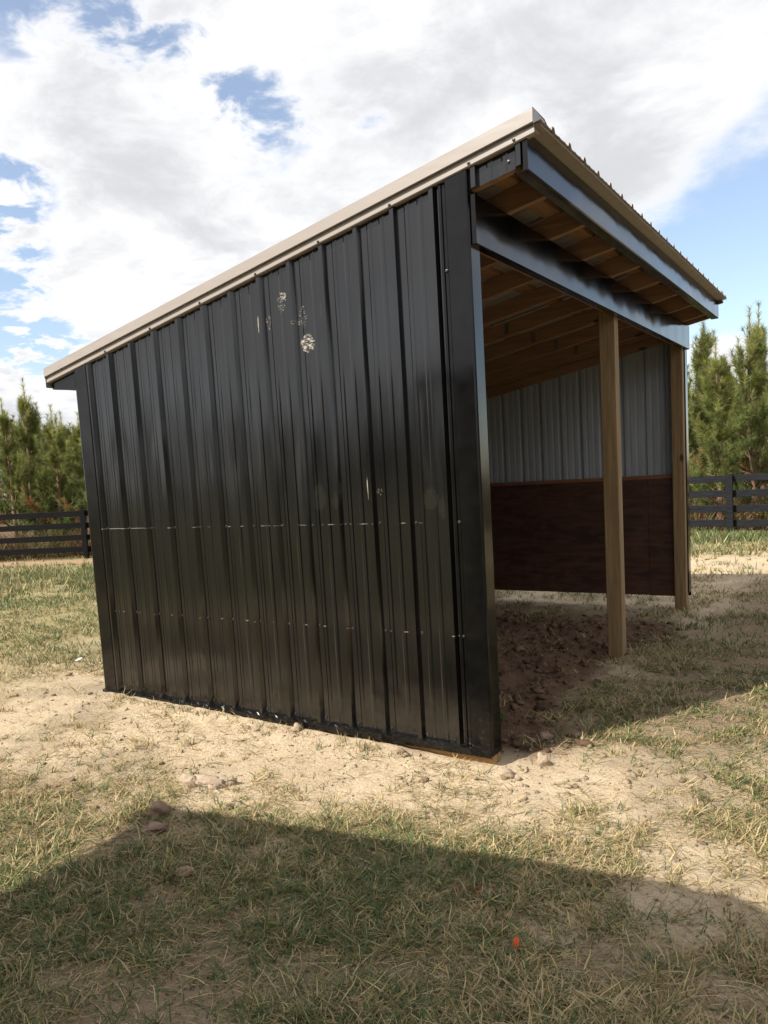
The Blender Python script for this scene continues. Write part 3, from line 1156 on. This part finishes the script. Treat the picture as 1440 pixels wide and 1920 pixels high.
# the mass of younger pines behind the first row, and the woods behind the camera (seen in the wall)
def woods(name, label, spots, seed, nper=11, wn=.030, tint=1.0):
    VV, CC = [], []
    protos = [pine_parts(seed + k, 4.5, 1.3, nper=nper, bare=.35, wneedle=wn, dense=.55) for k in range(3)]
    r = np.random.default_rng(seed)
    for (x, y, h) in spots:
        tr, lb, V, c = protos[int(r.integers(0, 3))]
        a = r.uniform(0, 6.28)
        s_ = h / 4.75
        ca, sa = math.cos(a), math.sin(a)
        z = float(ground_z(np.array(x), np.array(y), False))
        VV.append(np.stack([(V[:, 0] * ca - V[:, 1] * sa) * s_ * 1.1 + x, (V[:, 0] * sa + V[:, 1] * ca) * s_ * 1.1 + y, V[:, 2] * s_ + z], -1))
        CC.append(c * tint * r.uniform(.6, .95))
    V = np.concatenate(VV)
    o = tri_mesh(name, V, np.arange(len(V)).reshape(-1, 3), np.concatenate(CC), 'needle')
    return tag(o, label, 'woods', kind='stuff')


r_ = np.random.default_rng(99)
sp = []
for k in range(30):
    px = r_.uniform(-160, 230)
    dist = r_.uniform(26.5, 33)
    x, y, _ = from_px(px, 930, dist)
    sp.append((x, y, r_.uniform(3.3, 4.6)))
for k in range(22):
    px = r_.uniform(1230, 1600)
    dist = r_.uniform(22.5, 28)
    x, y, _ = from_px(px, 860, dist)
    sp.append((x, y, r_.uniform(3.2, 4.5)))
woods('woods', 'dense mass of young pines behind the front row of trees', sp, 200)
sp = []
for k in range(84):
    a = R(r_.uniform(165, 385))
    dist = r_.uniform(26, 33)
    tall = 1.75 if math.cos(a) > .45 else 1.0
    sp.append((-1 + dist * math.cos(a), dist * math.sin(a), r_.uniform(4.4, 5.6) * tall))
woods('woods', 'pine woods across the field facing the shed, mirrored in its wall', sp, 300, 8, .065, .36)  # needle colour darkened so the trees mirror as if backlit

# ------------------------------------------------------------------ brush at the foot of the trees
def brush(name, label, spots, seed):
    r = np.random.default_rng(seed)
    n = len(spots)
    P = np.array(spots)
    per = 120
    base = np.repeat(P, per, 0) + np.concatenate([r.normal(0, .28, (n * per, 2)), np.zeros((n * per, 1))], 1)
    base[:, 2] = ground_z(base[:, 0], base[:, 1], False)
    N = len(base)
    h = r.uniform(.12, .75, N) * np.repeat(r.uniform(.5, 1.1, n), per)
    a = r.uniform(0, 2 * math.pi, N)
    lean = r.uniform(.1, 1.3, N)
    tip = base + np.stack([np.cos(a) * lean * h, np.sin(a) * lean * h, h], -1)
    mid = base * .5 + tip * .5 + np.stack([np.zeros(N), np.zeros(N), .08 * h], -1)
    sd2 = np.stack([-np.sin(a + .6), np.cos(a + .6), np.zeros(N)], -1) * r.uniform(.005, .011, (N, 1))
    V = np.stack([base - sd2, base + sd2, mid + sd2 * 1.2, mid - sd2 * 1.2, tip], 1).reshape(-1, 3)
    T = (np.arange(N)[:, None, None] * 5 + np.array([[0, 1, 2], [0, 2, 3], [3, 2, 4]])[None]).reshape(-1, 3)
    pal = np.array([[.17, .10, .055], [.24, .20, .09], [.13, .15, .05], [.20, .085, .05], [.17, .17, .06]])
    ci = np.repeat(r.integers(0, 5, n), per)
    mixr = r.random(N) < .35
    ci[mixr] = r.integers(0, 5, mixr.sum())
    c = pal[ci] * r.uniform(.6, 1.15, (N, 1))
    o = tri_mesh(name, V, T, np.repeat(c, 5, 0), 'grass')
    return tag(o, label, 'brush', kind='stuff')


sp = []
for k in range(760):
    if k % 2:
        x, y, _ = from_px(r_.uniform(-160, 240), 960, r_.uniform(18.5, 25))
    else:
        x, y, _ = from_px(r_.uniform(1230, 1600), 900, r_.uniform(18.1, 23))
    if fence_left_dist(np.array(x), np.array(y)) > (.95 if k % 2 else 1.25):
        sp.append((x, y, 0))
brush('brush', 'dry reddish brush and weeds under the pines behind the fence', sp, 17)

# ------------------------------------------------------------------ grass
def cover(x, y):
    n = fbm(x * 1.6, y * 1.6, 4, 91)
    n2_ = fbm(x * 5.5, y * 5.5, 3, 71)
    patch = sstep(.40, .61, .6 * n + .4 * n2_)
    c = .88 * np.ones_like(x)
    bare = sstep(-1.05 - .5 * sstep(-1., -2., x), -.55 - .5 * sstep(-1., -2., x), y) * sstep(.75, .15, y) * sstep(-4.9, -3.9, x) * sstep(1.0, .35, x)
    c = c * (1 - bare) + .13 * bare
    yth = -.75 - .45 * sstep(-1.0, -2.0, x)
    fgd = sstep(yth, yth - .55, y)
    c = c * (1 - fgd) + (1.0 - .35 * sstep(-1.0, -1.6, x)) * fgd
    lft = np.clip(sstep(-3.4, -5.5, x) + sstep(-2.5, -3.2, x) * sstep(1.2, 2.6, y), 0, 1)
    c = c * (1 - lft) + 1.15 * lft
    ins = sstep(-3.15, -3.0, x) * sstep(.12, -.1, x) * sstep(0, .1, y) * sstep(5.1, 4.8, y)
    c = c * (1 - ins) + (.07 + .5 * sstep(3.2, 4.4, y)) * ins
    rgt = sstep(.05, .4, x) * sstep(.5, 1.0, y) * sstep(8, 6.5, y)
    c = c * (1 - rgt) + .9 * rgt
    sandb = sstep(7.9, 8.3, y) * sstep(10.6, 9.6, y) * sstep(-3, -1.5, x)
    c = c * (1 - sandb) + .22 * sandb
    far = sstep(10.2, 11.2, y) * sstep(-3.5, -2, x)
    c = c * (1 - far) + 1.3 * far
    fd_ = fence_left_dist(x, y)
    ft_ = fd_ + 1.7 * sstep(-4, -8, x)
    c = np.where(ft_ > .1, np.where(ft_ < 1.35, .10, .7), c)
    return c * (.13 + 1.0 * patch)


def in_wall(x, y):
    w1 = (x > -3.16) & (x < .03) & (y > -.05) & (y < .11)
    w2 = (x > -.17) & (x < .0) & (y > 2.42) & (y < 2.6)
    return w1 | w2


def scatter(n, r0, r1, pw, half, r):
    """points round the camera's foot, density falling off with distance"""
    u = r.random(n)
    e = 2 - pw
    rad = (r0 ** e + u * (r1 ** e - r0 ** e)) ** (1 / e)
    ang = YAW + r.uniform(-half, half, n)
    return CAM[0] + rad * np.sin(ang), CAM[1] + rad * np.cos(ang), rad


def blades(x, y, rad, r, h, w, green_amt, flat, nseg=3):
    N = len(x)
    z = ground_z(x, y)
    a = r.uniform(0, 2 * math.pi, N)
    base = np.stack([x, y, z - .003], -1)
    dirv = np.stack([np.cos(a), np.sin(a), np.zeros(N)], -1)
    sidev = np.stack([-np.sin(a), np.cos(a), np.zeros(N)], -1)
    tw = r.uniform(-.6, .6, N)
    sidev = sidev * np.cos(tw)[:, None] + dirv * np.sin(tw)[:, None]
    sidev[:, 2] += r.uniform(-.25, .25, N)
    lean = r.uniform(.15, .7, N) * (1 - flat) + r.uniform(.85, 1.1, N) * flat
    droop = r.uniform(.1, .6, N) * (1 - flat) + r.uniform(.0, .12, N) * flat
    up = (1 - flat) * r.uniform(.7, 1, N) + flat * r.uniform(.02, .22, N)
    rows = []
    ts = np.linspace(0, 1, nseg + 1)
    for tq in ts[:-1]:
        p = base + dirv * (h * (lean * tq + .25 * droop * tq * tq))[:, None]
        p[:, 2] += h * (up * tq - .55 * droop * up * tq * tq) + .004 * flat
        p = p + sidev * (h * .12 * np.sin(tq * 3 + a) * flat)[:, None]
        ww = (w * (1 - .55 * tq))[:, None] * .5
        rows += [p - sidev * ww, p + sidev * ww]
    p = base + dirv * (h * (lean + .25 * droop))[:, None]
    p[:, 2] += h * (up - .55 * droop * up) + .002
    rows.append(p)
    k = len(rows)
    V = np.stack(rows, 1).reshape(-1, 3)
    tr = []
    for s_ in range(nseg - 1):
        tr += [[2 * s_, 2 * s_ + 1, 2 * s_ + 3], [2 * s_, 2 * s_ + 3, 2 * s_ + 2]]
    tr.append([2 * nseg - 2, 2 * nseg - 1, 2 * nseg])
    T = (np.arange(N)[:, None, None] * k + np.array(tr)[None]).reshape(-1, 3)
    g1, g2, g3 = np.array([.082, .130, .040]), np.array([.185, .200, .056]), np.array([.125, .160, .080])
    s1, s2 = np.array([.50, .40, .21]), np.array([.33, .245, .125])
    q = r.random(N)
    gsel = np.where((q < .45)[:, None], g1, np.where((q < .75)[:, None], g2, g3))
    ssel = np.where((r.random(N) < .6)[:, None], s1, s2)
    isg = (r.random(N) < green_amt)[:, None]
    c = np.where(isg, gsel, ssel) * r.uniform(.7, 1.2, (N, 1))
    return V, T, np.repeat(c, k, 0)


def green_field(x, y):
    g = .40 + .9 * (fbm(x * .8, y * .8, 3, 15) - .5)
    g = np.where(y < -.9, g + .14, g)
    g = np.where((x > .05) & (y > .4) & (y < 8), g + .02, g)
    g = g + .26 * sstep(-3.5, -6, x) + .55 * sstep(10, 11.2, y)
    g = g - .26 * sstep(-1.1, -.6, y) * sstep(.5, 0, y)
    return np.clip(g, .05, .95)


def field(n, r0, r1, pw, tuft, spread, hrange, wfun, flat, seed, gain=1.0, nseg=3, green=None, half=.80):
    r = np.random.default_rng(seed)
    tx, ty_, tr_ = scatter(n, r0, r1, pw, half, r)
    keep = (r.random(n) < cover(tx, ty_) * gain) & ~in_wall(tx, ty_)
    tx, ty_, tr_ = tx[keep], ty_[keep], tr_[keep]
    m = len(tx)
    cnt = r.integers(tuft[0], tuft[1] + 1, m)
    th = r.uniform(hrange[0], hrange[1], m) * (.55 + .75 * fbm(tx * 1.1, ty_ * 1.1, 3, 44))
    ga = green_field(tx, ty_) if green is None else np.full(m, green)
    ga = np.clip(ga + r.normal(0, .28, m), 0, 1)
    x = np.repeat(tx, cnt)
    y = np.repeat(ty_, cnt)
    N = len(x)
    a, rr = r.uniform(0, 6.283, N), spread * np.sqrt(r.random(N)) * np.repeat(r.uniform(.5, 1.5, m), cnt)
    x, y = x + rr * np.cos(a), y + rr * np.sin(a)
    rad = np.repeat(tr_, cnt)
    h = np.repeat(th, cnt) * r.uniform(.6, 1.25, N)
    ok = ~in_wall(x, y)
    x, y, rad, h, g_ = x[ok], y[ok], rad[ok], h[ok], np.repeat(ga, cnt)[ok]
    return blades(x, y, rad, r, h, wfun(rad) * r.uniform(.7, 1.3, len(x)), g_, flat, nseg)


def joinV(parts):
    VV, TT, CC, o = [], [], [], 0
    for V, T, c in parts:
        VV.append(V); TT.append(T + o); CC.append(c)
        o += len(V)
    return np.concatenate(VV), np.concatenate(TT), np.concatenate(CC)


near = [field(9500, 1.3, 6.0, .9, (6, 14), .035, (.04, .095), lambda q: .0038 + .0004 * q, .12, 11),
        field(12000, 1.3, 6.0, .9, (4, 10), .05, (.06, .14), lambda q: .0038 + .0004 * q, .55, 12),
        field(9000, 1.3, 6.0, .9, (3, 7), .05, (.06, .15), lambda q: .0030 + .0004 * q, .78, 16)]
# tufts left standing along the foot of the near wall
rw = np.random.default_rng(808)
tx = rw.uniform(-3.3, -.25, 70)
cnt = rw.integers(3, 10, 70)
bx_ = np.repeat(tx, cnt) + rw.normal(0, .022, cnt.sum())
by_ = -.085 - np.abs(rw.normal(0, .035, cnt.sum()))
near.append(blades(bx_, by_, None, rw, rw.uniform(.03, .085, cnt.sum()), rw.uniform(.003, .005, cnt.sum()), rw.uniform(.2, .7, cnt.sum()), .1, 3))
V, T, c = joinV(near)
tag(tri_mesh('grass', V, T, c, 'grass'), 'patchy green grass growing in the sandy soil near the camera', 'grass', kind='stuff')
straw = [field(52000, 1.3, 7.0, 1.0, (1, 3), .06, (.05, .14), lambda q: .0024 + .0004 * q, .90, 13, gain=1.3, green=.10, nseg=3),
         field(24000, 1.3, 7.0, 1.0, (1, 3), .08, (.03, .08), lambda q: .0022 + .0004 * q, .96, 14, gain=2.2, green=.0, nseg=2),
         field(42000, 1.3, 7.0, 1.0, (1, 2), .08, (.012, .04), lambda q: .0022 + .0004 * q, .9, 15, gain=2.6, green=.04, nseg=2)]
V, T, c = joinV(straw)
tag(tri_mesh('straw', V, T, c, 'grass'), 'dry yellow straw lying flat on the soil', 'straw', kind='stuff')
far = [field(33000, 6.0, 15.0, 1.2, (3, 6), .06, (.06, .12), lambda q: .0024 + .0008 * q, .25, 21, nseg=2),
       field(26000, 6.0, 15.0, 1.2, (2, 4), .10, (.06, .12), lambda q: .0024 + .0007 * q, .9, 22, green=.1, nseg=2),
       field(27000, 11.0, 26.0, 1.2, (3, 5), .09, (.08, .17), lambda q: .0024 + .0009 * q, .05, 23, nseg=2),
       field(14000, 13.2, 17.5, 1.2, (4, 6), .10, (.14, .26), lambda q: .0024 + .0009 * q, .05, 24, nseg=2)]
V, T, c = joinV(far)
tag(tri_mesh('lawn_grass', V, T, c, 'grass'), 'greener lawn around and behind the shed up to the fence', 'grass', kind='stuff')

# ------------------------------------------------------------------ clods, stones and scraps
def lump(r, sub=1, flat=.7, rough=.28):
    import bmesh
    bm = bmesh.new()
    bmesh.ops.create_icosphere(bm, subdivisions=sub, radius=1)
    ph = r.uniform(0, 6.28, 9)
    for v_ in bm.verts:
        c_ = v_.co
        k = 1 + rough * (math.sin(2.3 * c_.x + ph[0]) * math.sin(2.9 * c_.y + ph[1]) + .6 * math.sin(4.7 * c_.z + ph[2] + 3 * c_.x) + .4 * math.sin(7 * c_.y + ph[3] + 5 * c_.z)) + r.normal(0, .05)
        v_.co = c_ * k
        v_.co.z *= flat
    bm.verts.ensure_lookup_table()
    V_ = np.array([v_.co[:] for v_ in bm.verts])
    T_ = np.array([[q.index for q in f_.verts] for f_ in bm.faces])
    bm.free()
    return V_, T_


r_ = np.random.default_rng(5)
protos = [lump(r_, 1, .62, .5) for _ in range(8)]
VV, TT, CC, off = [], [], [], 0


def clod(x, y, s, colr_, sink=.3):
    global off
    V_, T_ = protos[int(r_.integers(0, 8))]
    a = r_.uniform(0, 6.28)
    ca, sa = math.cos(a), math.sin(a)
    sc = s * r_.uniform(.7, 1.3, 3)
    P = V_ * sc
    P = np.stack([P[:, 0] * ca - P[:, 1] * sa + x, P[:, 0] * sa + P[:, 1] * ca + y, P[:, 2] + float(ground_z(np.array(x), np.array(y))) + s * .4 * (1 - sink)], -1)
    VV.append(P); TT.append(T_ + off); CC.append(np.tile(colr_ * r_.uniform(.75, 1.2), (len(P), 1)))
    off += len(P)


for k in range(4200):
    x, y = r_.uniform(-2.9, .35), r_.uniform(.12, 4.2)
    if dug(np.array(x), np.array(y)) < r_.uniform(.2, .9):
        continue
    clod(x, y, min(.004 + r_.exponential(.0075), .040), np.array([.20, .125, .083]) * r_.uniform(.75, 1.3))
for k in range(230):
    x = r_.uniform(-3.3, .6)
    y = -abs(r_.normal(0, .22)) - .06 if r_.random() < .75 else r_.uniform(-1.2, .0)
    clod(x, y, min(.003 + r_.exponential(.0045), .018), np.array([.60, .48, .34]))
for k in range(90):
    x, y = r_.uniform(.02, .7), r_.uniform(-.35, .9)
    clod(x, y, min(.003 + r_.exponential(.005), .02), np.array([.52, .41, .29]))
for k in range(420):
    x, y, _ = scatter(1, 1.4, 7, .8, .7, r_)
    if in_wall(x, y)[0]:
        continue
    clod(float(x[0]), float(y[0]), min(.004 + r_.exponential(.005), .022), np.array([.40, .30, .20]))
for k in range(3600):
    x, y, _ = scatter(1, 1.4, 7, 1.0, .7, r_)
    if in_wall(x, y)[0] or dug(x, y)[0] > .3:
        continue
    clod(float(x[0]), float(y[0]), min(.002 + r_.exponential(.0022), .010), np.array([.46, .36, .245]) * r_.uniform(.6, 1.1))
o = tri_mesh('soil_clods', np.concatenate(VV), np.concatenate(TT), np.concatenate(CC), 'ground', smooth=False)
tag(o, 'loose clods of dug soil in the shed and along its wall', 'soil', kind='stuff')


def stone(name, label, x, y, sx, sy, sz, rz, sub=3, mat='stone', seed=0, rough=.25, sink=.25):
    r = np.random.default_rng(seed)
    V_, T_ = lump(r, sub, 1.0, rough)
    V_ = V_ * np.array([sx, sy, sz])
    o_ = tri_mesh(name, V_, T_, None, mat, smooth=False)
    o_.location = (x, y, float(ground_z(np.array(x), np.array(y))) + sz * (1 - 2 * sink) + .002)
    o_.rotation_euler = (r.uniform(-.15, .15), r.uniform(-.15, .15), rz)
    tag(o_, label, 'stone')
    return o_


stone('stone', 'round brown stone at the corner of the foreground shadow', -1.150, -1.225, .046, .042, .042, .4, mat='stone_brown', seed=3)
stone('stone', 'pale upright clay lump just right of the front corner post', .205, .118, .028, .024, .040, .9, seed=4)
stone('stone', 'small pale stone against the middle of the wall base', -1.245, -.075, .030, .024, .026, .3, seed=5)
stone('stone', 'pale lump on the sand in front of the corner post', .105, -.105, .040, .030, .026, 1.1, seed=6)
stone('stone', 'small brown stone near the wall base towards the front corner', -.52, -.085, .028, .020, .018, .2, mat='stone_brown', seed=7)
stone('stone', 'flat tan stone half buried in the shaded foreground grass', -.630, -1.552, .040, .032, .014, .7, mat='stone_brown', seed=8)
stone('stone', 'pale flat stone below the round brown one in the shadow', -1.045, -1.350, .050, .034, .022, .5, mat='stone_brown', seed=9)
stone('stone', 'brown clod in the shade inside the front corner', .10, .42, .040, .032, .030, .5, mat='stone_brown', seed=10)

# the flaky slab of dried clay
slab = empty('clay_slab', (-1.194, -.872, float(ground_z(np.array(-1.194), np.array(-.872)))), R(24))
tag(slab, 'long flaky slab of pale dried clay lying on the sand', 'clay slab')
for k, (dx, dy, sx, sy, sz, rz) in enumerate(((0, 0, .105, .030, .022, 0), (.075, .018, .060, .026, .018, .25), (-.055, .030, .075, .018, .016, -.05),
                                              (.045, -.032, .050, .012, .009, .1), (-.085, -.006, .040, .028, .026, .3), (.115, .012, .035, .016, .015, .5))):
    r = np.random.default_rng(60 + k)
    V_, T_ = lump(r, 3, 1.0, .22)
    V_ = np.sign(V_) * np.abs(V_) ** .75 * np.array([sx, sy, sz * 1.5])
    V_ += r.normal(0, .0028, V_.shape)
    o_ = tri_mesh('flake', V_, T_, None, 'stone', slab)
    o_.location = (dx, dy, sz * .55)
    o_.rotation_euler = (r.uniform(-.2, .2), r.uniform(-.1, .1), rz)


def scrap(name, label, cat, x, y, pts_, mat, lift=.02):
    mb_ = MB()
    n = len(pts_)
    top_ = [(p[0], p[1], p[2]) for p in pts_]
    bot = [(p[0], p[1], p[2] - .0012) for p in pts_]
    mb_.add(top_ + bot, [tuple(range(n)), tuple(range(2 * n - 1, n - 1, -1))] + [(i, (i + 1) % n, n + (i + 1) % n, n + i) for i in range(n)])
    o_ = mb_.build(name, mat)
    o_.location = (x, y, float(ground_z(np.array(x), np.array(y))) + lift)
    return tag(o_, label, cat)


scrap('tape_scrap', 'bright orange scrap of marking tape in the shaded foreground grass', 'tape scrap', .685, -1.384,
      [(-.010, -.004, -.006), (.002, -.008, -.012), (.009, -.002, .004), (.010, .006, .016), (-.002, .008, .022), (-.011, .003, .012)], 'orange', .022)
scrap('paper_scrap', 'small white scrap on the dry grass left of the shed', 'paper scrap', -4.277, .609,
      [(-.03, -.02, .0), (.02, -.03, .004), (.035, .01, .014), (.01, .03, .024), (-.03, .02, .012)], 'white', .012)
# orange-sprayed blades of the marking paint
pb = []
for k, (x, y, n) in enumerate(((.41, -1.155, 26), (.46, -1.14, 18), (.36, -1.17, 10), (.90, -1.33, 4))):
    r = np.random.default_rng(300 + k)
    xx, yy = x + r.normal(0, .03, n), y + r.normal(0, .014, n)
    Vb, Tb, cb = blades(xx, yy, None, r, r.uniform(.03, .07, n), np.full(n, .0036), 0.0, .6, 3)
    pb.append((Vb, Tb, np.tile(np.array([.42, .085, .03]), (len(Vb), 1)) * r.uniform(.6, 1.1, (len(Vb), 1))))
V, T, c = joinV(pb)
tag(tri_mesh('painted_grass', V, T, c, 'grass'), 'grass blades stained orange by marking paint in the shadow', 'grass', kind='stuff')

# ------------------------------------------------------------------ the small open shed behind the camera whose roof throws the foreground shadow
TH = 2.5
u_ = np.array([.986, .168])
offs = SAZ * TH / math.tan(SUN_EL)
A = np.array([-1.236, -1.144]) + offs + u_ * .06
tw_, tl_, oh_ = 2.59, 3.3, .66
hut = empty('small_shed', (A[0], A[1], -.05), math.atan2(u_[1], u_[0]))
tag(hut, 'small black shed behind the camera whose roof throws the foreground shadow', 'shed')


def rz_(y):
    return TH + .13 * y                                # roof falls away from its front edge


def yf_(u):
    k = max(0.0, u - (tw_ - .2))
    return -(.2 - math.sqrt(max(0.0, .2 ** 2 - k * k)))


pr = rib_profile(0.0, tw_, [.12 + RS * i for i in range(11)], hmaj=.018)
mb = MB()
for o_ in (0.0, -.002):
    mb.strip([(q[0], yf_(q[0]), rz_(yf_(q[0])) - .018 + q[1] + o_) for q in pr], [(q[0], -tl_, rz_(-tl_) - .018 + q[1] + o_) for q in pr])
mb.build('roof', 'tan', hut)
for yy in np.linspace(-.05, -tl_ + .05, 6):
    MB().box(.02, tw_ - (.24 if yy > -.2 else .02), yy - .02, yy + .02, rz_(yy) - .16, rz_(yy) - .03).build('purlin', 'purlin', hut, .003)
MB().box(.0, tw_ - .3, -.0, .018, rz_(0) - .16, rz_(0) - .02).build('fascia', 'black_trim', hut, .003)
for xw in (.09, tw_ - .09):
    prw = rib_profile(-tl_ + .1, -oh_, [-oh_ - .1 - RS * i for i in range(12)])
    sg = -1 if xw < 1 else 1
    MB().strip([(xw + sg * q[1], q[0], .05) for q in prw], [(xw + sg * q[1], q[0], rz_(q[0]) - .06) for q in prw]).build('side_wall', 'black_trim', hut)
    MB().box(xw - sg * .13 if sg > 0 else xw + .004, xw - .004 if sg > 0 else xw + .13, -oh_ - .10, -oh_ + .0, -.4, rz_(-oh_) - .1).build('post', 'post', hut, .004)
prw = rib_profile(.09, tw_ - .09, [.2 + RS * i for i in range(11)])
MB().strip([(q[0], -tl_ + .1 - q[1], .05) for q in prw], [(q[0], -tl_ + .1 - q[1], rz_(-tl_ + .1) - .04) for q in prw]).build('back_wall', 'black_trim', hut)
MB().box(.09, tw_ - .09, -oh_ - .04, -oh_, rz_(-oh_) - .32, rz_(-oh_) - .14).build('header_beam', 'rafter', hut, .003)
